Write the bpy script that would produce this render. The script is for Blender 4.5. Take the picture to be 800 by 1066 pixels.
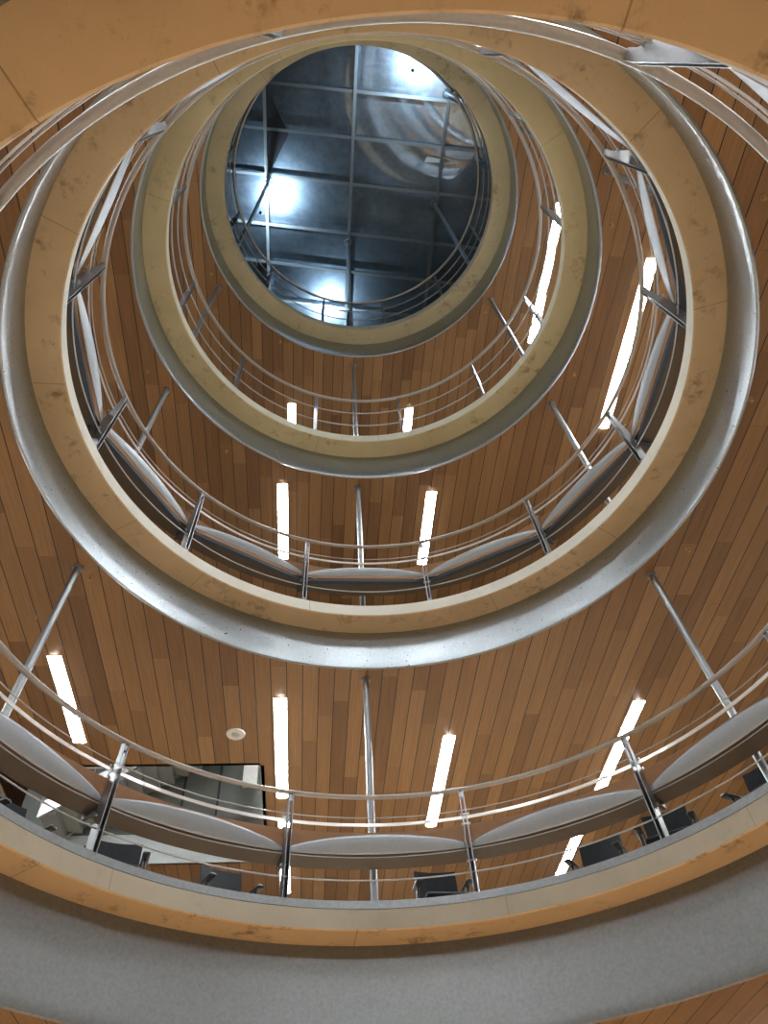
import bpy, bmesh, math, random
from mathutils import Vector, Matrix
from mathutils.geometry import delaunay_2d_cdt
random.seed(7)
C = bpy.context.scene.collection
PI = math.pi
sin, cos, rad = math.sin, math.cos, math.radians
for o in list(bpy.data.objects):
    bpy.data.objects.remove(o)

# ------------------------------------------------------------------ camera, world, exposure
Z0 = 1.35                                   # camera height over the lobby floor
AX, AY = 0.1174, 3.7846                     # vertical axis of the round void
BA = rad(-8.6)                              # direction of the ceiling boards
PITCH, ROLL, FPX = rad(37.6158), rad(-5.6311), 760.3
F = Vector((0, sin(PITCH), cos(PITCH))); U = Vector((0, -cos(PITCH), sin(PITCH))); R0 = Vector((1, 0, 0))
cx_, cy_ = cos(ROLL) * R0 + sin(ROLL) * U, -sin(ROLL) * R0 + cos(ROLL) * U
cam = bpy.data.cameras.new('camera'); camo = bpy.data.objects.new('camera', cam); C.objects.link(camo)
camo.matrix_world = Matrix(((cx_.x, cy_.x, -F.x, 0), (cx_.y, cy_.y, -F.y, 0), (cx_.z, cy_.z, -F.z, Z0), (0, 0, 0, 1)))
cam.sensor_fit = 'VERTICAL'; cam.sensor_height = 24; cam.lens = 24 * FPX / 1066; cam.clip_end = 200; cam.clip_start = 0.02
sc = bpy.context.scene
sc.camera = camo
sc.view_settings.view_transform = 'Standard'; sc.view_settings.look = 'None'
sc.view_settings.exposure = 1.52; sc.view_settings.gamma = 1; sc.view_settings.use_curve_mapping = False
w = bpy.data.worlds.new('night'); sc.world = w; w.use_nodes = True
w.node_tree.nodes['Background'].inputs[0].default_value = (.02, .035, .06, 1)
w.node_tree.nodes['Background'].inputs[1].default_value = .3
LAMP = 36.0                                  # radiance of the linear lamps

# ------------------------------------------------------------------ levels
def H(i): return Z0 + 3.0720 + 3.8005 * (i - 1)       # underside of slab i
RI = {1: 3.593, 2: 3.255, 3: 2.899, 4: 2.522}         # radius of the hole
SW = {1: .335, 2: .332, 3: .331, 4: .328}             # width of the bare concrete soffit
DROP = {1: .84, 2: .60, 3: .585, 4: .54}              # ceiling below the slab
T = 0.20
def ST(i): return H(i) + T
def CE(i): return H(i) - DROP[i]
A2 = Vector((AX, AY, 0))
UB = Vector((sin(BA), cos(BA), 0)); VB = Vector((cos(BA), -sin(BA), 0))
def P(v, u, z): return A2 + VB * v + UB * u + Vector((0, 0, z))
def PP(r, phi, z): return Vector((AX + r * sin(phi), AY + r * cos(phi), z))

# ------------------------------------------------------------------ materials
def new_mat(name):
    m = bpy.data.materials.new(name); m.use_nodes = True
    nt = m.node_tree; b = nt.nodes['Principled BSDF']
    return m, nt, b
def N(nt, t, **k):
    n = nt.nodes.new(t)
    for a, v in k.items():
        if a.startswith('i'): n.inputs[int(a[1:])].default_value = v
        else: setattr(n, a, v)
    return n
def mth(nt, op, a, b=None, c=None):
    n = nt.nodes.new('ShaderNodeMath'); n.operation = op
    for i, x in enumerate((a, b, c)):
        if x is None: continue
        if isinstance(x, (int, float)): n.inputs[i].default_value = x
        else: nt.links.new(x, n.inputs[i])
    return n.outputs[0]
def mix(nt, fac, a, b):
    n = nt.nodes.new('ShaderNodeMix'); n.data_type = 'RGBA'
    for s, x in ((0, fac), (6, a), (7, b)):
        if isinstance(x, (int, float)): n.inputs[s].default_value = x
        elif isinstance(x, tuple): n.inputs[s].default_value = x
        else: nt.links.new(x, n.inputs[s])
    return n.outputs[2]
def noise(nt, vec, scale, detail=4, rough=.6):
    n = nt.nodes.new('ShaderNodeTexNoise'); n.inputs['Scale'].default_value = scale
    n.inputs['Detail'].default_value = detail; n.inputs['Roughness'].default_value = rough
    nt.links.new(vec, n.inputs['Vector']); return n.outputs['Fac']
def mrange(nt, x, a, b, c=0, d=1):
    n = nt.nodes.new('ShaderNodeMapRange'); nt.links.new(x, n.inputs[0])
    for i, v in enumerate((a, b, c, d)): n.inputs[i + 1].default_value = v
    return n.outputs[0]
def bump(nt, h, b, strength=.3, dist=.01):
    n = nt.nodes.new('ShaderNodeBump'); n.inputs['Strength'].default_value = strength; n.inputs['Distance'].default_value = dist
    nt.links.new(h, n.inputs['Height']); nt.links.new(n.outputs[0], b.inputs['Normal'])
def local(nt):
    """world position turned into the building's own axes: x across the boards, y along them"""
    g = nt.nodes.new('ShaderNodeNewGeometry')
    s = nt.nodes.new('ShaderNodeVectorMath'); s.operation = 'SUBTRACT'; s.inputs[1].default_value = (AX, AY, 0)
    nt.links.new(g.outputs['Position'], s.inputs[0])
    r = nt.nodes.new('ShaderNodeVectorRotate'); r.rotation_type = 'Z_AXIS'; r.inputs['Angle'].default_value = BA
    nt.links.new(s.outputs[0], r.inputs['Vector'])
    sp = nt.nodes.new('ShaderNodeSeparateXYZ'); nt.links.new(r.outputs[0], sp.inputs[0])
    return r.outputs[0], sp.outputs[0], sp.outputs[1], sp.outputs[2]

def wood_planks(name, dark, mid, light, wid=.207):
    m, nt, b = new_mat(name)
    vec, x, y, z = local(nt)
    q = mth(nt, 'DIVIDE', x, wid); idx = mth(nt, 'FLOOR', q); fr = mth(nt, 'FRACT', q)
    wn = N(nt, 'ShaderNodeTexWhiteNoise', noise_dimensions='1D'); nt.links.new(idx, wn.inputs['W'])
    off = mth(nt, 'MULTIPLY', wn.outputs[0], 7.0)
    yy = mth(nt, 'DIVIDE', mth(nt, 'ADD', y, off), 2.4); seg = mth(nt, 'FLOOR', yy); yf = mth(nt, 'FRACT', yy)
    cb = N(nt, 'ShaderNodeCombineXYZ'); nt.links.new(idx, cb.inputs[0]); nt.links.new(seg, cb.inputs[1])
    w2 = N(nt, 'ShaderNodeTexWhiteNoise', noise_dimensions='3D'); nt.links.new(cb.outputs[0], w2.inputs['Vector'])
    mp = N(nt, 'ShaderNodeMapping'); mp.inputs['Scale'].default_value = (38, 1.3, 1); nt.links.new(vec, mp.inputs['Vector'])
    ad = N(nt, 'ShaderNodeVectorMath', operation='ADD'); nt.links.new(mp.outputs[0], ad.inputs[0])
    sc_ = N(nt, 'ShaderNodeVectorMath', operation='SCALE'); nt.links.new(w2.outputs['Color'], sc_.inputs[0]); sc_.inputs['Scale'].default_value = 30
    nt.links.new(sc_.outputs[0], ad.inputs[1])
    g = noise(nt, ad.outputs[0], 1.0, 5, .65)
    ramp = N(nt, 'ShaderNodeValToRGB'); e = ramp.color_ramp.elements
    e[0].position = 0; e[0].color = (*dark, 1); e[1].position = 1; e[1].color = (*light, 1)
    k = e.new(.5); k.color = (*mid, 1)
    nt.links.new(w2.outputs['Value'], ramp.inputs[0])
    gr = mrange(nt, g, .3, .7, .80, 1.12)
    col = mix(nt, 1.0, ramp.outputs[0], ramp.outputs[0])
    mm = N(nt, 'ShaderNodeVectorMath', operation='SCALE'); nt.links.new(col, mm.inputs[0]); nt.links.new(gr, mm.inputs['Scale'])
    gap = mth(nt, 'LESS_THAN', fr, .05); butt = mth(nt, 'LESS_THAN', yf, .0012)
    dk = mth(nt, 'MAXIMUM', gap, mth(nt, 'MULTIPLY', butt, .5))
    fin = mix(nt, dk, mm.outputs[0], (.012, .006, .004, 1))
    nt.links.new(fin, b.inputs['Base Color'])
    b.inputs['Roughness'].default_value = .42
    b.inputs['Specular IOR Level'].default_value = .5
    bump(nt, mth(nt, 'SUBTRACT', 1.0, gap), b, .5, .01)
    return m

def concrete(name, c1, c2, stain=(.16, .085, .035), rough=.75, joints=True, seed=0.0, amt=.75):
    m, nt, b = new_mat(name)
    vec, x, y, z = local(nt)
    mo = N(nt, 'ShaderNodeVectorMath', operation='ADD'); nt.links.new(vec, mo.inputs[0]); mo.inputs[1].default_value = (seed, seed * 2, 0)
    v = mo.outputs[0]
    n1 = noise(nt, v, .9, 5); n2 = noise(nt, v, 6, 6, .7); n3 = noise(nt, v, 45, 3)
    base = mix(nt, mrange(nt, n1, .35, .65), (*c1, 1), (*c2, 1))
    n4 = noise(nt, v, 2.3, 6, .75)
    st = mth(nt, 'MULTIPLY', mrange(nt, n4, .52, .66), mrange(nt, n2, .46, .60))
    col = mix(nt, mth(nt, 'MULTIPLY', st, amt), base, (*stain, 1))
    col = mix(nt, mrange(nt, n3, .62, .8, 0, .25), col, (*stain, 1))
    if joints:
        ang = mth(nt, 'ARCTAN2', x, y)
        q = mth(nt, 'FRACT', mth(nt, 'ADD', mth(nt, 'DIVIDE', ang, PI / 6), 20.33 + seed * .11))
        qi = mth(nt, 'FLOOR', mth(nt, 'ADD', mth(nt, 'DIVIDE', ang, PI / 6), 20.33 + seed * .11))
        wj = N(nt, 'ShaderNodeTexWhiteNoise', noise_dimensions='1D'); nt.links.new(mth(nt, 'ADD', qi, seed * 7), wj.inputs['W'])
        cen = mth(nt, 'ADD', mth(nt, 'MULTIPLY', wj.outputs[0], .7), .15)
        jl = mth(nt, 'MULTIPLY', mth(nt, 'LESS_THAN', mth(nt, 'ABSOLUTE', mth(nt, 'SUBTRACT', q, cen)), .0022), mth(nt, 'GREATER_THAN', mth(nt, 'FRACT', mth(nt, 'MULTIPLY', wj.outputs[0], 7.3)), .45))
        col = mix(nt, mth(nt, 'MULTIPLY', jl, .55), col, (*stain, 1))
    nt.links.new(col, b.inputs['Base Color'])
    b.inputs['Roughness'].default_value = rough
    b.inputs['Specular IOR Level'].default_value = .25
    bump(nt, n2, b, .25, .01)
    return m

def metal(name, col, rough=.3, metallic=1.0, mottled=0.0, scale=30):
    m, nt, b = new_mat(name)
    b.inputs['Metallic'].default_value = metallic
    g = N(nt, 'ShaderNodeNewGeometry')
    n1 = noise(nt, g.outputs['Position'], scale, 4)
    c2 = tuple(max(0, c * (1 - mottled)) for c in col)
    nt.links.new(mix(nt, mrange(nt, n1, .35, .65), (*col, 1), (*c2, 1)), b.inputs['Base Color'])
    nt.links.new(mrange(nt, n1, .3, .7, rough * .85, rough * 1.2), b.inputs['Roughness'])
    return m
def plain(name, col, rough=.6, spec=.4, var=.1):
    m, nt, b = new_mat(name)
    g = N(nt, 'ShaderNodeNewGeometry'); n1 = noise(nt, g.outputs['Position'], 14, 4)
    c2 = tuple(c * (1 - var) for c in col)
    nt.links.new(mix(nt, mrange(nt, n1, .35, .65), (*col, 1), (*c2, 1)), b.inputs['Base Color'])
    b.inputs['Roughness'].default_value = rough; b.inputs['Specular IOR Level'].default_value = spec
    return m
def emis(name, col, s):
    m, nt, b = new_mat(name)
    b.inputs['Base Color'].default_value = (*col, 1)
    b.inputs['Emission Color'].default_value = (*col, 1); b.inputs['Emission Strength'].default_value = s
    return m

M = {}
M['wood'] = wood_planks('wood_planks', (.20, .100, .040), (.285, .152, .062), (.37, .205, .088))
M['concrete'] = {1: concrete('concrete_warm_bounce', (.78, .56, .33), (.70, .49, .28), seed=1),  # one beige concrete; bounced light on each ring put into its colour
                 2: concrete('concrete_tan', (.70, .55, .35), (.61, .47, .29), seed=2),
                 3: concrete('concrete_olive', (.70, .63, .40), (.60, .53, .33), (.30, .17, .05), seed=5),
                 4: concrete('concrete_grey_olive', (.56, .51, .34), (.47, .42, .28), seed=8)}
M['lip'] = {i: concrete('concrete_edge_%d' % i, c, tuple(k * .85 for k in c), (.25, .2, .12), seed=3 + i, amt=.25)  # same concrete; light falling on each edge face put into its tone
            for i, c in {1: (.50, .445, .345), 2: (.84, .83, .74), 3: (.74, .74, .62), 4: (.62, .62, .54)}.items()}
M['skirt'] = metal('galvanised_sheet', (.42, .47, .505), .31, .95, .12, 26)
M['dull'] = metal('galvanised_dull', (.30, .315, .325), .50, .8, .10, 30)
M['steel'] = metal('polished_steel', (.62, .60, .57), .25, 1, .06)
M['handrail'] = metal('satin_handrail', (.46, .45, .43), .45, 1, .04)
M['brushed'] = metal('brushed_steel', (.55, .56, .57), .32, 1, .1)
M['post'] = metal('post_steel', (.30, .31, .32), .40, 1, .03)
M['column'] = metal('column_steel', (.34, .36, .37), .42, .9, .05)
M['apron'] = metal('grey_panel', (.50, .54, .58), .38, .75, .05)
M['deskwood'] = plain('desk_wood', (.34, .17, .075), .45)
M['deskunder'] = plain('desk_underside_shaded', (.115, .070, .035), .6)  # brown, with the shade under the desk put into the colour
M['edge'] = metal('white_edge', (.85, .83, .80), .2, .4, .02)
M['brass'] = metal('old_brass', (.45, .30, .14), .4)
M['dark'] = plain('dark_steel', (.05, .05, .055), .45)
M['black'] = plain('black_fabric', (.014, .018, .022), .75, .3, .3)
M['plastic'] = plain('black_plastic', (.012, .013, .015), .38, .5)
M['white'] = plain('white_plastic', (.8, .8, .78), .5)
M['floor'] = plain('floor_finish', (.42, .34, .25), .5, .4, .15)
M['wall'] = plain('wall_paint', (.55, .52, .47), .8)
M['lamp'] = emis('lamp_diffuser', (.94, .98, 1.0), LAMP)
M['band'] = plain('pale_band', (.84, .90, .95), .5, var=.05); M['dark_ring'] = plain('dark_slab_ring', (.07, .065, .06), .9)  # dark ring added to set off the band in the roof reflection
M['frame'] = metal('roof_bar', (.30, .33, .34), .45, .5, .1)
# lobby floor: polished brown timber
M['lobby'] = wood_planks('lobby_floor', (.42, .28, .16), (.45, .31, .18), (.49, .34, .20), .3)
M['lobby'].node_tree.nodes['Principled BSDF'].inputs['Roughness'].default_value = .25
# roof sheet: dark blue, mirror-like brushed metal
def roof_mat():
    m, nt, b = new_mat('roof_sheet')
    vec, x, y, z = local(nt)
    n1 = noise(nt, vec, .8, 6, .7); n2 = noise(nt, vec, 5, 6, .75)
    mp = N(nt, 'ShaderNodeMapping'); mp.inputs['Scale'].default_value = (2, 40, 1); nt.links.new(vec, mp.inputs['Vector'])
    n3 = noise(nt, mp.outputs[0], 1, 3)
    q = mth(nt, 'FLOOR', mth(nt, 'DIVIDE', mth(nt, 'ADD', y, .08), 1.08)); w_ = N(nt, 'ShaderNodeTexWhiteNoise', noise_dimensions='1D'); nt.links.new(q, w_.inputs['W'])
    c = mix(nt, mrange(nt, n2, .3, .7), (.50, .60, .70, 1), (.32, .41, .50, 1))
    c = mix(nt, mth(nt, 'MULTIPLY', w_.outputs[0], .35), c, (.16, .22, .28, 1))
    g1 = N(nt, 'ShaderNodeBsdfGlossy'); g1.inputs['Roughness'].default_value = .03; nt.links.new(c, g1.inputs[0])
    g2 = N(nt, 'ShaderNodeBsdfGlossy'); nt.links.new(mrange(nt, n3, .3, .7, .38, .52), g2.inputs['Roughness']); nt.links.new(c, g2.inputs[0])
    ms = N(nt, 'ShaderNodeMixShader'); nt.links.new(mrange(nt, n1, .3, .7, .35, .6), ms.inputs[0])
    nt.links.new(g1.outputs[0], ms.inputs[1]); nt.links.new(g2.outputs[0], ms.inputs[2])
    nt.links.new(ms.outputs[0], nt.nodes['Material Output'].inputs[0])
    return m
M['roof'] = roof_mat()

# ------------------------------------------------------------------ mesh helpers
def finish(name, bm, mats, parent=None, loc=None, smooth=False, link=True):
    me = bpy.data.meshes.new(name); bmesh.ops.recalc_face_normals(bm, faces=bm.faces[:]) if not smooth == 'keep' else None
    bm.to_mesh(me); bm.free()
    for m in (mats if isinstance(mats, (list, tuple)) else [mats]): me.materials.append(m)
    if smooth:
        for p in me.polygons: p.use_smooth = True
        try: me.set_sharp_from_angle(angle=rad(40))
        except Exception: pass
    o = bpy.data.objects.new(name, me); C.objects.link(o)
    if parent: o.parent = parent
    if loc is not None: o.location = loc
    return o
def tag(o, label, cat, group=None, kind=None):
    o['label'] = label; o['category'] = cat
    if group: o['group'] = group
    if kind: o['kind'] = kind
    return o
def empty(name, loc, rz=0):
    o = bpy.data.objects.new(name, None); C.objects.link(o); o.location = loc; o.rotation_euler = (0, 0, rz)
    o.empty_display_size = .2; return o
def dup(root, parent=None):
    c = root.copy(); C.objects.link(c); c.parent = parent
    for ch in list(root.children): dup(ch, c)
    return c
def box(bm, lo, hi, mi=0, M4=None):
    vs = [bm.verts.new((x, y, z)) for x in (lo[0], hi[0]) for y in (lo[1], hi[1]) for z in (lo[2], hi[2])]
    if M4:
        for v in vs: v.co = M4 @ v.co
    for f in ((0, 1, 3, 2), (4, 6, 7, 5), (0, 4, 5, 1), (2, 3, 7, 6), (0, 2, 6, 4), (1, 5, 7, 3)):
        bm.faces.new([vs[k] for k in f]).material_index = mi
    return vs
def tube(bm, a, b, r, r2=None, n=16, mi=0, caps=True):
    a = Vector(a); b = Vector(b); r2 = r if r2 is None else r2
    d = (b - a).normalized(); t = Vector((0, 0, 1)) if abs(d.z) < .9 else Vector((1, 0, 0))
    e1 = d.cross(t).normalized(); e2 = d.cross(e1)
    A = [bm.verts.new(a + (e1 * cos(k * 2 * PI / n) + e2 * sin(k * 2 * PI / n)) * r) for k in range(n)]
    B = [bm.verts.new(b + (e1 * cos(k * 2 * PI / n) + e2 * sin(k * 2 * PI / n)) * r2) for k in range(n)]
    for k in range(n): bm.faces.new((A[k], A[(k + 1) % n], B[(k + 1) % n], B[k])).material_index = mi
    if caps: bm.faces.new(A[::-1]).material_index = mi; bm.faces.new(B).material_index = mi
def revolve(bm, prof, n=240, mi=0, a0=0, a1=2 * PI, mlist=None):
    """closed profile [(r, z)] swept about the local z axis"""
    full = abs(a1 - a0 - 2 * PI) < 1e-6
    cnt = n if full else n + 1
    rings = []
    for k in range(cnt):
        a = a0 + (a1 - a0) * k / n
        rings.append([bm.verts.new((r * sin(a), r * cos(a), z)) for r, z in prof])
    m = len(prof)
    for k in range(n):
        A = rings[k]; B = rings[(k + 1) % cnt]
        for j in range(m):
            f = bm.faces.new((A[j], A[(j + 1) % m], B[(j + 1) % m], B[j])); f.material_index = mlist[j] if mlist else mi
    if not full: bm.faces.new(rings[0]); bm.faces.new(rings[-1][::-1])
def circ_prof(r, z, a, b=None, n=10):
    b = a if b is None else b
    return [(r + a * cos(k * 2 * PI / n), z + b * sin(k * 2 * PI / n)) for k in range(n)]
def plate(z, thick, radius, half=14.0, holes=(), n=192):
    """square plate, round hole about the axis, further rectangular holes (v0,v1,u0,u1); world coordinates"""
    pts = []; edges = []
    def loop(lp):
        s = len(pts); pts.extend(lp); edges.extend([(s + k, s + (k + 1) % len(lp)) for k in range(len(lp))])
    loop([Vector((-half, -half)), Vector((half, -half)), Vector((half, half)), Vector((-half, half))])
    loop([Vector((radius * cos(k * 2 * PI / n), radius * sin(k * 2 * PI / n))) for k in range(n)])
    for v0, v1, u0, u1 in holes: loop([Vector((v0, u0)), Vector((v1, u0)), Vector((v1, u1)), Vector((v0, u1))])
    V_, E_, F_, *_ = delaunay_2d_cdt(pts, edges, [], 0, 1e-5)
    bm = bmesh.new(); vs = []
    for v in V_: 
        q = P(v.x, v.y, z); vs.append(bm.verts.new(q))
    for f in F_:
        c = sum((V_[k] for k in f), Vector((0, 0))) / len(f)
        if c.length < radius: continue
        if any(v0 < c.x < v1 and u0 < c.y < u1 for v0, v1, u0, u1 in holes): continue
        bm.faces.new([vs[k] for k in f])
    for v in [v for v in bm.verts if not v.link_faces]: bm.verts.remove(v)
    g = bmesh.ops.extrude_face_region(bm, geom=bm.faces[:])
    bmesh.ops.translate(bm, verts=[e for e in g['geom'] if isinstance(e, bmesh.types.BMVert)], vec=(0, 0, thick))
    return bm
AXO = Vector((AX, AY, 0))

# ------------------------------------------------------------------ structure
ORD = {1: 'lowest', 2: 'second', 3: 'third', 4: 'highest'}
OPEN = (-5.7, -1.42, 5.72, 8.48)           # stair opening through the second slab
bm = bmesh.new(); box(bm, (-14, -14, -.2), (14, 14, 0))
bmesh.ops.transform(bm, matrix=Matrix.Translation(AXO) @ Matrix.Rotation(-BA, 4, 'Z'), verts=bm.verts)
tag(finish('floor', bm, M['lobby']), 'polished brown lobby floor under the round void', 'floor', kind='structure')
for i in (1, 2, 3, 4):
    holes = [OPEN] if i == 2 else []
    # slab
    bm = plate(H(i), T, RI[i] + .9, holes=holes)
    # concrete ring edge (lip + soffit) is one piece with the slab
    b0 = RI[i]; q = .012
    prof = [(b0, H(i) + q), (b0 + q, H(i)), (b0 + .9, H(i)), (b0 + .9, ST(i)), (b0 + .36, ST(i)), (b0 + q, ST(i)), (b0, ST(i) - q)]
    bm2 = bmesh.new(); revolve(bm2, prof, 240, mlist=[0, 0, 2, 3, 4, 1, 1])
    bmesh.ops.translate(bm2, verts=bm2.verts, vec=AXO)
    me = bpy.data.meshes.new('tmp'); bm2.to_mesh(me); bm2.free()
    for f in bm.faces: f.material_index = 2
    bm.from_mesh(me)
    o = finish('floor', bm, [M['concrete'][i], M['lip'][i], M['floor'], M['dark_ring'], M['band']])
    tag(o, '%s gallery slab with a round hole and bare concrete ring edge' % ORD[i].capitalize(), 'floor', kind='structure')
    # wooden ceiling under it
    rs = RI[i] + SW[i]
    bm = plate(CE(i), .06, rs + .015, holes=holes)
    tag(finish('ceiling', bm, M['wood']), 'brown timber board ceiling around the %s concrete ring' % ORD[i], 'ceiling', kind='structure')
    # grey sheet skirt between soffit and ceiling
    d = DROP[i]; z = CE(i)
    prof = [(rs, H(i)), (rs - .004, z + .10), (rs - .004, z + .03), (rs + .004, z - .004), (rs + .022, z - .014), (rs + .04, z - .004), (rs + .03, z + .02), (rs + .012, z + .1), (rs + .012, H(i))]
    bm = bmesh.new(); revolve(bm, [(r, zz) for r, zz in prof], 240)
    o = finish('trim_%d' % i, bm, M['dull'] if i == 1 else M['skirt'], loc=AXO, smooth=True)
    tag(o, 'grey galvanised skirt band hanging round the %s ring' % ORD[i], 'trim', kind='structure')
# kerb channel on the lowest slab
bm = bmesh.new(); r = RI[1]
revolve(bm, [(r + .004, ST(1)), (r + .004, ST(1) + .075), (r + .014, ST(1) + .08), (r + .05, ST(1) + .08), (r + .05, ST(1))], 240)
tag(finish('trim_5', bm, M['dull'], loc=AXO), 'low grey metal kerb on the inner edge of lowest slab', 'trim', kind='structure')
# outer walls
Htop = Z0 + 24.5
Mb = Matrix.Translation(AXO) @ Matrix.Rotation(-BA, 4, 'Z')
for nm, lo, hi in (('wall_north', (-14, 14, -.2), (14, 14.2, Htop)), ('wall_south', (-14, -14.2, -.2), (14, -14, Htop)),
                   ('wall_east', (14, -14.2, -.2), (14.2, 14.2, Htop)), ('wall_west', (-14.2, -14.2, -.2), (-14, 14.2, Htop))):
    bm = bmesh.new(); box(bm, lo, hi, M4=Mb)
    tag(finish(nm, bm, M['wall']), 'painted %s outer wall behind the galleries' % nm.split('_')[1], 'wall', kind='structure')

# ------------------------------------------------------------------ roof sheet and its bars
SV, SU = -.2, .03
def RZ(v, u): return Z0 + 20.2 + SV * v + SU * u
bm = bmesh.new(); h_ = 14.0
top = [bm.verts.new(P(v, u, RZ(v, u) + .12)) for v, u in ((-h_, -h_), (h_, -h_), (h_, h_), (-h_, h_))]
f = bm.faces.new(top)
g = bmesh.ops.extrude_face_region(bm, geom=[f]); bmesh.ops.translate(bm, verts=[e for e in g['geom'] if isinstance(e, bmesh.types.BMVert)], vec=(0, 0, .08))
tag(finish('ceiling', bm, M['roof']), 'dark blue mirror-like metal roof sheet above the void', 'ceiling', kind='structure')
grid = tag(empty('roof_grid', P(0, 0, RZ(0, 0))), 'grid of slim grey steel bars under the dark blue roof', 'roof frame')
def bar(p0, p1, w_, h2, name='bar'):
    a = P(p0[0], p0[1], RZ(*p0)); b = P(p1[0], p1[1], RZ(*p1)); d = (b - a); L = d.length; d.normalize()
    s = d.cross(Vector((0, 0, 1))).normalized(); n = s.cross(d)
    M4 = Matrix(((d.x, s.x, n.x, a.x), (d.y, s.y, n.y, a.y), (d.z, s.z, n.z, a.z), (0, 0, 0, 1)))
    bm = bmesh.new()
    box(bm, (0, -w_ / 2, -h2), (L, w_ / 2, -h2 + .012), M4=M4); box(bm, (0, -.008, -h2 + .012), (L, .008, h2), M4=M4); box(bm, (0, -w_ / 2, h2), (L, w_ / 2, h2 + .012), M4=M4)
    bmesh.ops.translate(bm, verts=bm.verts, vec=-grid.location)
    return finish(name, bm, M['frame'], grid)
for v in (-6.6, -4.4, -2.19, 0.02, 2.24, 4.4): bar((v, -7), (v, 8), .075, .045, 'long_bar')
for u in (-3.2, -2.15, -1.1, -.08, 1.02, 2.28, 3.32, 4.4, 5.5): bar((-7, u), (7, u), .065, .03, 'cross_bar')
# triangular fin below the sheet
bm = bmesh.new()
tri = [(-2.17, -1.12), (-1.60, .02), (-2.12, 1.0)]
dn = [bm.verts.new(P(v, u, RZ(v, u) + .10)) for v, u in tri]; up = [bm.verts.new(P(v, u, RZ(v, u) + .06)) for v, u in tri]
bm.faces.new(dn); bm.faces.new(up[::-1])
for k in range(3): bm.faces.new((dn[k], dn[(k + 1) % 3], up[(k + 1) % 3], up[k]))
tag(finish('triangular_panel', bm, M['dark']), 'dark triangular metal panel fixed to the roof beside a bar', 'panel')
bm = bmesh.new()  # pale wedge reflected in the roof, modelled as a thin sheet
tri = [(1.90, .13), (2.62, .27), (1.84, .32)]
dn = [bm.verts.new(P(v, u, RZ(v, u) + .105)) for v, u in tri]; up = [bm.verts.new(P(v, u, RZ(v, u) + .09)) for v, u in tri]
bm.faces.new(dn); bm.faces.new(up[::-1])
for k in range(3): bm.faces.new((dn[k], dn[(k + 1) % 3], up[(k + 1) % 3], up[k]))
tag(finish('triangular_panel', bm, M['white']), 'small pale triangle added for a reflection in the dark roof', 'panel')

# ------------------------------------------------------------------ linear lamps
def make_lamp(label, i, v, u0, L, group, mid=None):
    z = CE(i); t = empty('ceiling_light', P(v, u0 + L / 2, z), -BA); tag(t, label, 'ceiling light', group)
    wd = .165
    bm = bmesh.new()
    for a, b in (((-wd / 2 - .012, -L / 2, -.006), (-wd / 2, L / 2, .02)), ((wd / 2, -L / 2, -.006), (wd / 2 + .012, L / 2, .02)),
                 ((-wd / 2 - .012, -L / 2 - .012, -.006), (wd / 2 + .012, -L / 2, .02)), ((-wd / 2 - .012, L / 2, -.006), (wd / 2 + .012, L / 2 + .012, .02))):
        box(bm, a, b)
    finish('frame', bm, M['white'], t)
    cut = (mid if mid is not None else L * .62) - L / 2
    for a, b in ((-L / 2, cut - .012), (cut + .012, L / 2)):
        bm = bmesh.new(); n = 8                       # gently bowed diffuser
        for side in (0,):
            rows = []
            for k in range(n + 1):
                x = -wd / 2 + wd * k / n; zz = -.004 - .014 * sin(PI * k / n)
                rows.append((bm.verts.new((x, a, zz)), bm.verts.new((x, b, zz))))
            for k in range(n): bm.faces.new((rows[k][0], rows[k][1], rows[k + 1][1], rows[k + 1][0]))
            bm.faces.new([r_[0] for r_ in rows]); bm.faces.new([r_[1] for r_ in rows][::-1])
            bm.faces.new((rows[0][0], rows[-1][0], rows[-1][1], rows[0][1]))
        finish('diffuser', bm, M['lamp'], t)
    bm = bmesh.new(); box(bm, (-wd / 2, cut - .012, -.012), (wd / 2, cut + .012, .0)); finish('joint', bm, M['brushed'], t)
    return t
G1, G2, G3 = 'linear lights in the second ring ceiling', 'linear lights in the third ring ceiling', 'linear lights in the highest ring ceiling'
LL = [('long white ceiling light between left column and the void, lowest gallery', 2, -3.86, 3.38, 1.75, G1, 1.15),
      ('white ceiling light crossing the handrail, beside the round ceiling speaker', 2, -1.12, 4.2, 2.36, G1, 1.5),
      ('white ceiling light mostly behind the curved desk, left of the centre column', 2, -1.10, 7.2, 2.4, G1, 1.5),
      ('white ceiling light right of the centre column, above the armrest chair', 2, 1.27, 5.05, 2.4, G1, 1.55),
      ('white ceiling light behind a railing post, near the right-hand column', 2, 3.86, 4.28, 2.36, G1, 1.2),
      ('white ceiling light seen under the desk beside a dark chair back', 2, 3.82, 7.3, 2.36, G1, 1.5),
      ('white ceiling light left of centre column above the second gallery rail', 3, -1.27, 3.42, 1.65, G2, 1.25),
      ('white ceiling light right of centre column above the second gallery rail', 3, 1.27, 3.5, 1.65, G2, 1.25),
      ('long glaring ceiling light at the right side of the second gallery', 3, 3.95, -.62, 2.75, G2, 1.6),
      ('short-looking white light left of centre, just over the third ring edge', 4, -1.27, 4.03, 1.3, G3, .9),
      ('short-looking white light right of centre, just over the third ring edge', 4, 1.27, 4.03, 1.3, G3, .9),
      ('long glaring ceiling light at the right edge of the third ring', 4, 3.68, -.35, 2.75, G3, 1.6)]
for a in LL: make_lamp(*a)
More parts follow.
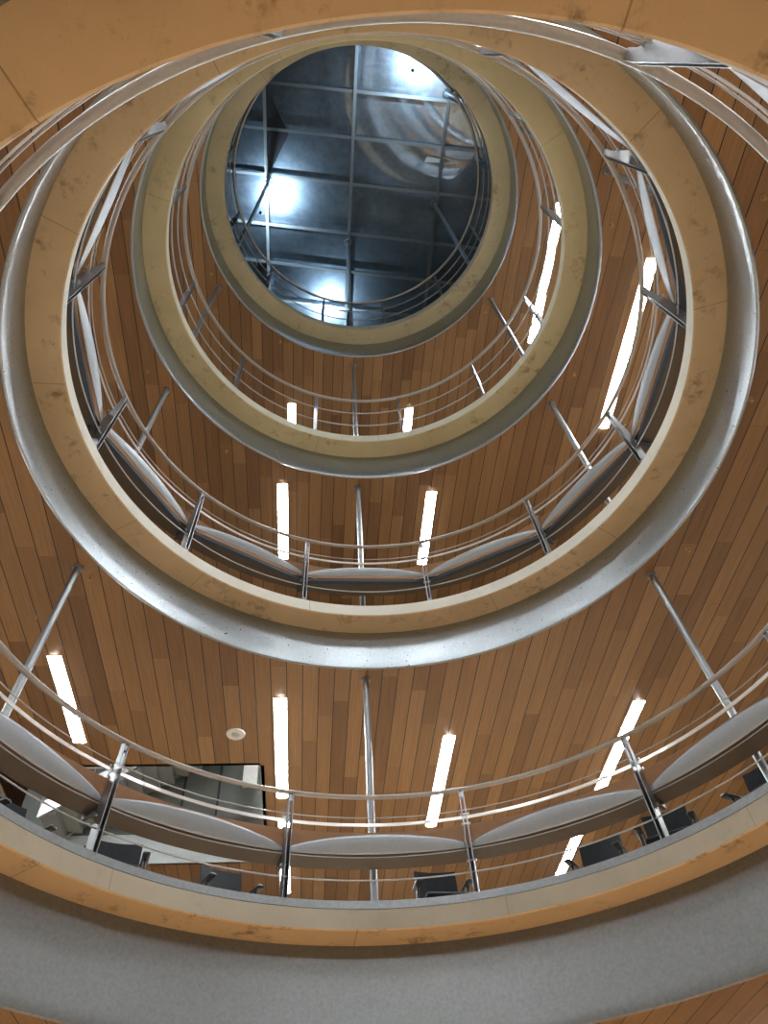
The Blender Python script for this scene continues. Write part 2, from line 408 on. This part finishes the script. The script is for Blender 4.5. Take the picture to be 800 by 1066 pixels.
for i in (1, 2, 3, 4):  # unseen lamps added to light the galleries and ring undersides
    lab = 'unseen white linear light added on the %s timber ceiling for more light' % ORD[i]
    cells = [(-6.0, -3), (-6.4, 2), (6.6, -2), (6.6, 3), (-1.2, -6.3), (1.3, -6.3), (3.9, -6.6), (-3.9, -6.6)]
    if i == 1: cells = [(-1.2, 4.6), (1.3, 4.6), (3.9, 4.3), (-3.9, 4.3), (-5.2, -.5), (5.2, -.5), (-1.2, -6.6), (1.3, -6.6), (-3.6, -6), (3.8, -6), (-6.6, 3), (6.6, 3)]
    for v, u in cells: make_lamp(lab, i, v, u, 2.36, 'unseen linear lights added on the %s ceiling' % ORD[i])
# cold lamps added to make the glows on the roof sheet; their fixtures are invented
def roof_glow(v, u, dz, power, size, lab):
    z = RZ(v, u) - dz; t = empty('added_glow_lamp', P(v, u, z)); tag(t, lab, 'added_glow_lamp')
    bm = bmesh.new(); tube(bm, (0, 0, -.04), (0, 0, 0), .025, .04, 20); finish('housing', bm, M['dark'], t)
    bm = bmesh.new(); tube(bm, (0, 0, .0), (0, 0, .01), .035, .035, 20); finish('lens', bm, M['roof_glow'], t)
    L = bpy.data.lights.new('roof_glow', 'AREA'); L.shape = 'DISK'; L.size = size; L.energy = power; L.color = (.62, .82, 1)
    lo = bpy.data.objects.new('glow_beam', L); C.objects.link(lo); lo.parent = t; lo.location = (0, 0, .03); lo.rotation_euler = (PI, 0, 0)
M['roof_glow'] = emis('glow_lens', (.7, .88, 1), 20)
roof_glow(-2.3, 1.75, .9, 42, .12, 'cold lamp added for the roof glow beside the left clamp')
roof_glow(-.8, 4.75, .9, 42, .12, 'cold lamp added for the roof glow beyond the centre clamp')
roof_glow(1.25, -1.75, .9, 42, .12, 'cold lamp added for the roof glow near the right clamp')

# ------------------------------------------------------------------ columns
RC = lambda z: 3.83 - .0985 * (z - (Z0 + 6.27))       # radius of the leaning columns at a height
PHI = {'left': rad(-68.6), 'centre': rad(-8.6), 'right': rad(51.4), 'far right': rad(111.4)}
def column(i, side):
    z0 = ST(i) if i else 0; z1 = CE(i + 1)
    ph = PHI[side]; a = PP(RC(z0), ph, z0); b = PP(RC(z1), ph, z1)
    t = empty('steel_column', a); d = b - a; n = d.normalized()
    bm = bmesh.new(); tube(bm, n * .02, d, .040, n=24); finish('shaft', bm, M['column'], t, smooth=True)
    bm = bmesh.new(); tube(bm, Vector((0, 0, 0)), Vector((0, 0, .025)), .075, .075, 24); finish('base_plate', bm, M['column'], t)
    bm = bmesh.new(); tube(bm, d - n * .035, d - n * .0, .055, .062, 24); finish('collar', bm, M['column'], t)
    return t
for i in (1, 2, 3):
    for s in PHI:
        tag(column(i, s), 'slim leaning grey steel column at the %s of the %s gallery' % (s, ORD[i]), 'column', 'slim columns of the %s gallery' % ORD[i])
for s in PHI:
    ph = PHI[s]; z0 = ST(4); a = PP(RC(z0) , ph, z0)
    r = 2.5; v = r * sin(ph - BA); u = r * cos(ph - BA); b = P(v, u, RZ(v, u) - .06)
    t = empty('steel_column', a); d = b - a; n = d.normalized()
    bm = bmesh.new(); tube(bm, n * .02, d, .045, n=24); finish('shaft', bm, M['column'], t, smooth=True)
    bm = bmesh.new(); tube(bm, (0, 0, 0), (0, 0, .025), .08, .08, 24); finish('base_plate', bm, M['column'], t)
    bm = bmesh.new(); revolve(bm, circ_prof(.085, 0, .016), 24); finish('clamp_ring', bm, M['brushed'], t, loc=d, smooth=True)
    tag(t, 'slim grey column rising to a ring clamp at the %s of the roof grid' % s, 'column', 'columns holding the roof grid')

# ------------------------------------------------------------------ railings
OFF = rad(6.7)
def plate_prof(bm, x0, x1, zt=1.12, base=.115, topw=.07, lean=.105):
    """vertical plate in the y-z plane, y outward; leans inward going up"""
    poly = [(0.0, 0.0), (base, 0.0), (base, .08), (.06 + .02, .62), (-lean + topw, 1.0), (-lean + topw - .01, zt), (-lean, zt), (-lean + .005, .98)]
    A = [bm.verts.new((x0, y, z)) for y, z in poly]; B = [bm.verts.new((x1, y, z)) for y, z in poly]
    bm.faces.new(A[::-1]); bm.faces.new(B)
    for k in range(len(poly)): bm.faces.new((A[k], A[(k + 1) % 8], B[(k + 1) % 8], B[k]))
def make_post(desk):
    bm = bmesh.new()
    if desk: plate_prof(bm, -.027, -.017); plate_prof(bm, .017, .027); box(bm, (-.016, .01, 0), (.016, .09, .05)); box(bm, (-.016, -.09, 1.03), (.016, -.05, 1.1))
    else: plate_prof(bm, -.020, -.008, base=.07, topw=.045, lean=.055); plate_prof(bm, .008, .020, base=.07, topw=.045, lean=.055); box(bm, (-.008, .01, 0), (.008, .06, .05)); box(bm, (-.008, -.05, 1.03), (.008, -.02, 1.1))
    p = finish('post', bm, M['post'])
    for z, y in ((.90, .02), (.80, .04), (.42, .06)) if desk else ((.75, .01),):
        bm = bmesh.new(); w_ = .05 if desk else .032
        tube(bm, (-w_, y, z), (w_, y, z), .010, n=10); tube(bm, (-w_, y, z), (-w_ + .012, y, z), .014, n=6); tube(bm, (w_ - .012, y, z), (w_, y, z), .014, n=6)
        finish('bolt', bm, M['brushed'], p)
    return p
proto = {True: make_post(True), False: make_post(False)}
used = {True: False, False: False}
for i in (1, 2, 3, 4):
    desk = i < 3; r = RI[i]
    t = empty('railing', Vector((AX, AY, ST(i))))
    tag(t, 'circular steel railing with tube handrail and twin-plate posts on the %s ring' % ORD[i], 'railing', 'round railings stacked up the void')
    lean = .08 if desk else .05
    bm = bmesh.new(); a = .034 if i == 1 else .030
    revolve(bm, circ_prof(r - lean, 1.125, a * .98, a * .62, 14), 240); finish('handrail', bm, M['handrail'], t, smooth=True)
    if desk:
        bm = bmesh.new(); revolve(bm, [(r + .0, .835), (r + .0, .87), (r + .012, .87), (r + .012, .835)], 240); finish('edge_rail', bm, M['edge'], t)
        bm = bmesh.new(); revolve(bm, circ_prof(r - .01, .925, .007), 240); finish('cable', bm, M['handrail'], t, smooth=True)
        bm = bmesh.new(); revolve(bm, circ_prof(r + .02, .28, .008), 240); finish('cable', bm, M['handrail'], t, smooth=True)
    else:
        for z, dr in ((.75, -.005), (.36, .02)):
            bm = bmesh.new(); revolve(bm, circ_prof(r + dr, z, .012), 240); finish('mid_rail', bm, M['handrail'], t, smooth=True)
    for k in range(12):
        ph = OFF + k * PI / 6
        if not used[desk]: p = proto[desk]; used[desk] = True
        else: p = dup(proto[desk])
        p.parent = t; p.location = ((r + .006) * sin(ph), (r + .006) * cos(ph), 0); p.rotation_euler = (0, 0, -ph)

# ------------------------------------------------------------------ curved desks round the two lower voids
for i in (1, 2):
    r = RI[i]; t = empty('curved_desk', Vector((AX, AY, ST(i))))
    tag(t, 'ring-shaped desk with brown underside fixed behind the %s railing' % ORD[i], 'desk', 'ring desks behind the railings')
    bm = bmesh.new(); prof = [(r + .13, .74), (r + .13, .78), (r + .37, .78), (r + .38, .77), (r + .38, .75), (r + .37, .74)]
    revolve(bm, prof, 240); finish('desktop', bm, M['deskwood'], t)
    bm = bmesh.new(); revolve(bm, [(r + .115, .57), (r + .115, .83), (r + .13, .83), (r + .13, .57)], 240); finish('wood_apron', bm, M['deskwood'], t)
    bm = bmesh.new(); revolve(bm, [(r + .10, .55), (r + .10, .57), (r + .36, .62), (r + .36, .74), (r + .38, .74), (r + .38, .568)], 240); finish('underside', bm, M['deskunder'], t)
    bm = bmesh.new(); revolve(bm, circ_prof(r + .10, .555, .006), 240); finish('lower_trim', bm, M['handrail'], t)
    if i == 2:
        bm = bmesh.new()
        for k in range(12):
            a0 = OFF + k * PI / 6; a1 = a0 + PI / 6; q0 = Vector((sin(a0), cos(a0), 0)) * (r + .14); q1 = Vector((sin(a1), cos(a1), 0)) * (r + .14)
            for (za, zb, dr) in ((.50, .56, 0),):
                n_ = (q0 + q1).normalized() * .06; vs = [bm.verts.new(q + Vector((0, 0, zz)) + m_) for q in (q0, q1) for zz in (za, zb) for m_ in (Vector(), n_)]
                for f in ((0, 1, 3, 2), (4, 6, 7, 5), (0, 4, 5, 1), (2, 3, 7, 6), (0, 2, 6, 4), (1, 5, 7, 3)): bm.faces.new([vs[q] for q in f])
        finish('dark_beam', bm, M['dark'], t)
    base = None
    for k in range(12):
        ph = OFF + k * PI / 6
        if base is None:
            bm = bmesh.new(); n = 28; m_ = 8; rows = []
            for a in range(n + 1):
                s = a / n; an = s * PI / 6; bul = sin(PI * s) ** .65; ch = (cos(PI / 12) / cos(an - PI / 12) - 1) * r * (.9 if i == 2 else .15); col = []
                for b in range(m_ + 1):
                    q = b / m_
                    z = .575 + (.018 + (.165 if i == 1 else .10) * bul) * q
                    rr = r + .095 + ch - (.06 * bul) * q ** 1.4 - .012 * sin(PI * q) * bul
                    col.append(bm.verts.new((rr * sin(an), rr * cos(an), z)))
                rows.append(col)
            for a in range(n):
                for b in range(m_): bm.faces.new((rows[a][b], rows[a + 1][b], rows[a + 1][b + 1], rows[a][b + 1]))
            pn = finish('curved_panel', bm, M['apron'], t, smooth=True)
            so = pn.modifiers.new('thick', 'SOLIDIFY'); so.thickness = .004; so.offset = 1
            bm = bmesh.new(); box(bm, (-.02, .11, .50), (.02, .36, .56)); box(bm, (-.02, .09, .02), (.02, .12, .56)); br = finish('bracket', bm, M['dark'], t)
            base = (pn, br)
            pn.rotation_euler = (0, 0, -ph); br.rotation_euler = (0, 0, -ph); br.location = (r * sin(ph), r * cos(ph), 0)
        else:
            c = base[0].copy(); C.objects.link(c); c.rotation_euler = (0, 0, -ph)
            c = base[1].copy(); C.objects.link(c); c.rotation_euler = (0, 0, -ph); c.location = (r * sin(ph), r * cos(ph), 0)

# ------------------------------------------------------------------ office chairs on the lowest gallery
def rbox(bm, lo, hi, rr=.03, seg=3):
    b2 = bmesh.new(); box(b2, lo, hi); bmesh.ops.bevel(b2, geom=b2.edges[:], offset=rr, segments=seg, affect='EDGES', profile=.5)
    me = bpy.data.meshes.new('tmp'); b2.to_mesh(me); b2.free(); bm.from_mesh(me); bpy.data.meshes.remove(me)
def make_chair():
    t = empty('office_chair', (0, 0, 0))
    bm = bmesh.new(); rbox(bm, (-.25, -.26, .44), (.24, .23, .51), .03); s = finish('seat', bm, M['black'], t, smooth=True)
    bm = bmesh.new(); rbox(bm, (-.16, -.16, .40), (.16, .16, .44), .01); finish('seat_pan', bm, M['plastic'], s)
    bm = bmesh.new()
    n = 8; A = []                                    # curved backrest
    for a in range(n + 1):
        x = -.25 + .50 * a / n; dep = .04 * (1 - (2 * a / n - 1) ** 2)
        A.append([bm.verts.new((x, .24 + dep + dy + (z - .6) * .12, z)) for z, dy in ((.56, 0), (1.0, 0), (1.0, .04), (.56, .04))])
    for a in range(n):
        for k in range(4): bm.faces.new((A[a][k], A[a + 1][k], A[a + 1][(k + 1) % 4], A[a][(k + 1) % 4]))
    bm.faces.new(A[0]); bm.faces.new(A[-1][::-1]); bmesh.ops.bevel(bm, geom=[e for e in bm.edges if e.calc_face_angle(0) > 1], offset=.012, segments=2, affect='EDGES')
    b = finish('backrest', bm, M['black'], t, smooth=True)
    bm = bmesh.new(); box(bm, (-.03, .10, .40), (.03, .33, .425)); box(bm, (-.03, .31, .41), (.03, .33, .75)); finish('back_support', bm, M['plastic'], t)
    for sx in (-1, 1):
        bm = bmesh.new(); rbox(bm, (sx * .29 - .04, -.16, .665), (sx * .29 + .04, .12, .70), .014); a = finish('armrest', bm, M['plastic'], t, smooth=True)
        bm = bmesh.new(); tube(bm, (sx * .2, 0, .43), (sx * .29, -.01, .46), .018, n=10); tube(bm, (sx * .29, -.01, .45), (sx * .29, -.02, .67), .018, n=10); finish('arm_support', bm, M['plastic'], a)
    bm = bmesh.new(); tube(bm, (0, 0, .09), (0, 0, .41), .025, .02, 14); finish('gas_stem', bm, M['brushed'], t)
    for k in range(5):
        a = k * 2 * PI / 5; bm = bmesh.new(); tube(bm, (0, 0, .10), (.28 * cos(a), .28 * sin(a), .065), .026, .016, 10); l = finish('leg', bm, M['plastic'], t)
        bm = bmesh.new(); tube(bm, (.28 * cos(a) - .02 * sin(a), .28 * sin(a) + .02 * cos(a), .03), (.28 * cos(a) + .02 * sin(a), .28 * sin(a) - .02 * cos(a), .03), .03, .03, 14); finish('caster', bm, M['plastic'], l)
    return t
ch0 = make_chair(); G = 'office chairs at the lowest ring desk'
CH = [(-57, 4.62, .15, 'black office chair at the far left end of the ring desk'),
      (-43.5, 4.66, -.35, 'black office chair left of the desk, under the stair opening'),
      (-27.5, 4.75, .2, 'black chair showing its back between stair opening and long light'),
      (1.5, 4.70, .25, 'black office chair with raised armrest right of the centre column'),
      (23.0, 4.75, -.1, 'plain dark chair in front of the light seen under the desk'),
      (33.6, 4.62, .2, 'black office chair behind a railing post with both armrests showing'),
      (46.5, 4.62, -.15, 'black office chair at the far right end of the ring desk')]
for k, (ph, r, tw, lab) in enumerate(CH):
    o = ch0 if k == 0 else dup(ch0)
    o.location = PP(r, rad(ph), ST(1)); o.rotation_euler = (0, 0, -rad(ph) + tw); tag(o, lab, 'chair', G)

# ------------------------------------------------------------------ ceiling fittings
bm = bmesh.new(); revolve(bm, [(.0001, -.012), (.07, -.012), (.07, -.02), (.125, -.016), (.13, 0), (.0001, 0)], 40)
sp = empty('ceiling_speaker', P(-1.74, 4.97, CE(2))); tag(sp, 'round white ceiling speaker beside the long light', 'speaker')
finish('rim', bm, M['white'], sp, smooth=True)
bm = bmesh.new(); tube(bm, (0, 0, -.021), (0, 0, -.012), .045, .06, 24); finish('cone', bm, M['brushed'], sp)
SPR = [(2, -3.21, 2.07, 'small sprinkler head beside the left column on the second ring ceiling'), (2, 3.63, 1.5, 'small sprinkler head near the right column on the second ring ceiling'),
       (2, 3.62, -.47, 'small sprinkler head by the right side of the second ring skirt'), (2, 2.99, -2.35, 'small sprinkler head near the upper right picture edge'),
       (3, -3.23, 1.42, 'small sprinkler head near the left column of the third ceiling'), (3, -2.16, 2.79, 'small sprinkler head below the third ring, left of its lamp'),
       (3, 3.24, 1.2, 'small sprinkler head near the right column of the third ceiling'), (3, 3.24, -1.04, 'small sprinkler head right of the third ring'),
       (4, -2.77, 1.29, 'small sprinkler head left of the highest ring'), (4, -1.49, 2.61, 'small sprinkler head below the highest ring'),
       (4, 2.6, 1.79, 'small sprinkler head near the right column of the highest ceiling')]
s0 = None
for i, v, u, lab in SPR:
    if s0 is None:
        s0 = empty('sprinkler_head', (0, 0, 0))
        bm = bmesh.new(); tube(bm, (0, 0, -.006), (0, 0, 0), .022, .025, 20); finish('rosette', bm, M['brass'], s0)
        bm = bmesh.new(); tube(bm, (0, 0, -.045), (0, 0, -.006), .007, .01, 10); tube(bm, (0, 0, -.048), (0, 0, -.044), .018, .018, 12); finish('deflector', bm, M['brass'], s0)
        o = s0
    else: o = dup(s0)
    o.location = P(v, u, CE(i)); tag(o, lab, 'sprinkler', 'sprinkler heads on the timber ceilings')
bm = bmesh.new(); rbox(bm, (-.09, -.12, -.06), (.09, .12, 0), .02); cm = finish('smoke_detector', bm, M['white'], loc=P(2.0, 8.4, CE(2)), smooth=True)
tag(cm, 'small white box on the timber ceiling right of the centre chair', 'detector')

# ------------------------------------------------------------------ stair opening in the second slab
v0, v1, u0, u1 = OPEN; zc = CE(2); zs = ST(2)
def bl(name, lo, hi, mat, label, cat, kind=None):
    bm = bmesh.new(); box(bm, lo, hi, M4=Mb); return tag(finish(name, bm, mat), label, cat, kind=kind)
M['pale'] = plain('pale_lit_face', (.62, .70, .74), .5); M['glassgrey'] = plain('grey_render', (.26, .28, .28), .5); M['gloom'] = plain('dark_green_grey', (.17, .195, .185), .3)  # pale: light on the far face put into its colour
bl('wall_shaft', (v0, u1 - .02, zc), (v1, u1 + .04, zc + .5), M['pale'], 'pale blue-grey upstand at the far side of the stair opening', 'wall', 'structure')
bl('wall_shaft', (v0, u1 + .0, zc + .5), (v1, u1 + .05, zs + 2.2), M['gloom'], 'dark green-grey wall above the stair opening', 'wall', 'structure')
bl('wall_shaft', (v1 - .01, u0, zc), (v1 + .05, u1, zs), M['glassgrey'], 'grey side face of the stair opening', 'wall', 'structure')
bl('wall_shaft', (v0 - .05, u0, zc), (v0, u1, zs), M['glassgrey'], 'grey side face of the stair opening, outer side', 'wall', 'structure')
bl('wall_shaft', (v0, u0 - .05, zc), (v1, u0, zs), M['glassgrey'], 'grey near face of the stair opening', 'wall', 'structure')
st = empty('staircase', P(v0 + .3, u0 + .6, zs)); tag(st, 'grey staircase rising through the rectangular ceiling opening', 'staircase')
bm = bmesh.new()
ns = 13
for k in range(ns):
    box(bm, (-5.0 + k * .23, u1 - .95, zc + .35 + k * .15), (-5.0 + (k + 1) * .23 + .02, u1 - .1, zc + .35 + (k + 1) * .15), M4=Mb)
bmesh.ops.translate(bm, verts=bm.verts, vec=-st.location); finish('flight', bm, M['glassgrey'], st)
for uu in (u1 - 1.0, u1 - .15):
    bm = bmesh.new(); a = P(-5.0, uu, zc + .27); b = P(-5.0 + ns * .23, uu, zc + .27 + ns * .15)
    dv = Vector((0, 0, .26)); sd = UB * .05
    vs = [bm.verts.new(q) for q in (a, b, b + dv, a + dv, a + sd, b + sd, b + dv + sd, a + dv + sd)]
    for f in ((0, 1, 2, 3), (7, 6, 5, 4), (0, 4, 5, 1), (1, 5, 6, 2), (2, 6, 7, 3), (3, 7, 4, 0)): bm.faces.new([vs[q] for q in f])
    bmesh.ops.translate(bm, verts=bm.verts, vec=-st.location); finish('stringer', bm, M['brushed'], st)
for uu in (u1 - 1.0, u1 - .13):
    bm = bmesh.new(); a = P(-5.0, uu, zc + 1.2); b = P(-5.0 + ns * .23, uu, zc + 1.2 + ns * .15); tube(bm, a, b, .02, n=10)
    for k in range(0, ns, 3): q = a.lerp(b, k / ns); tube(bm, q, q - Vector((0, 0, .75)), .012, n=8)
    bmesh.ops.translate(bm, verts=bm.verts, vec=-st.location); finish('handrail', bm, M['brushed'], st)
bm = bmesh.new(); box(bm, (v1 - .42, u0 + 1.75, zs), (v1 - .18, u0 + 1.85, zs + 2.4), M4=Mb)
tag(finish('door_frame_post', bm, M['white']), 'cream upright board inside the stair opening', 'board')

# low glass-side rail seen in the stair opening, and wall battens
t = empty('guard_rail', P(-5.2, u0 + .12, zc + .02)); tag(t, 'thin white guard rail at the near edge of the stair opening', 'railing')
bm = bmesh.new(); tube(bm, (0, 0, .55), VB * 1.9 + Vector((0, 0, .55)), .014, n=8); tube(bm, (0, 0, .05), VB * 1.9 + Vector((0, 0, .05)), .014, n=8); finish('rail', bm, M['white'], t)
for k in range(4):
    bm = bmesh.new(); tube(bm, VB * (k * .63), VB * (k * .63) + Vector((0, 0, .57)), .012, n=8); finish('baluster', bm, M['white'], t)
bt = None
for k, lab in enumerate(('left', 'middle', 'right')):
    bm = bmesh.new(); box(bm, (-3.6 + k * .62, u1 - .06, zc + .5), (-3.56 + k * .62, u1 - .01, zs + 2.1), M4=Mb)
    tag(finish('wall_batten', bm, M['dark']), '%s dark upright batten on the wall above the stair opening' % lab, 'batten', 'battens above the stair opening')
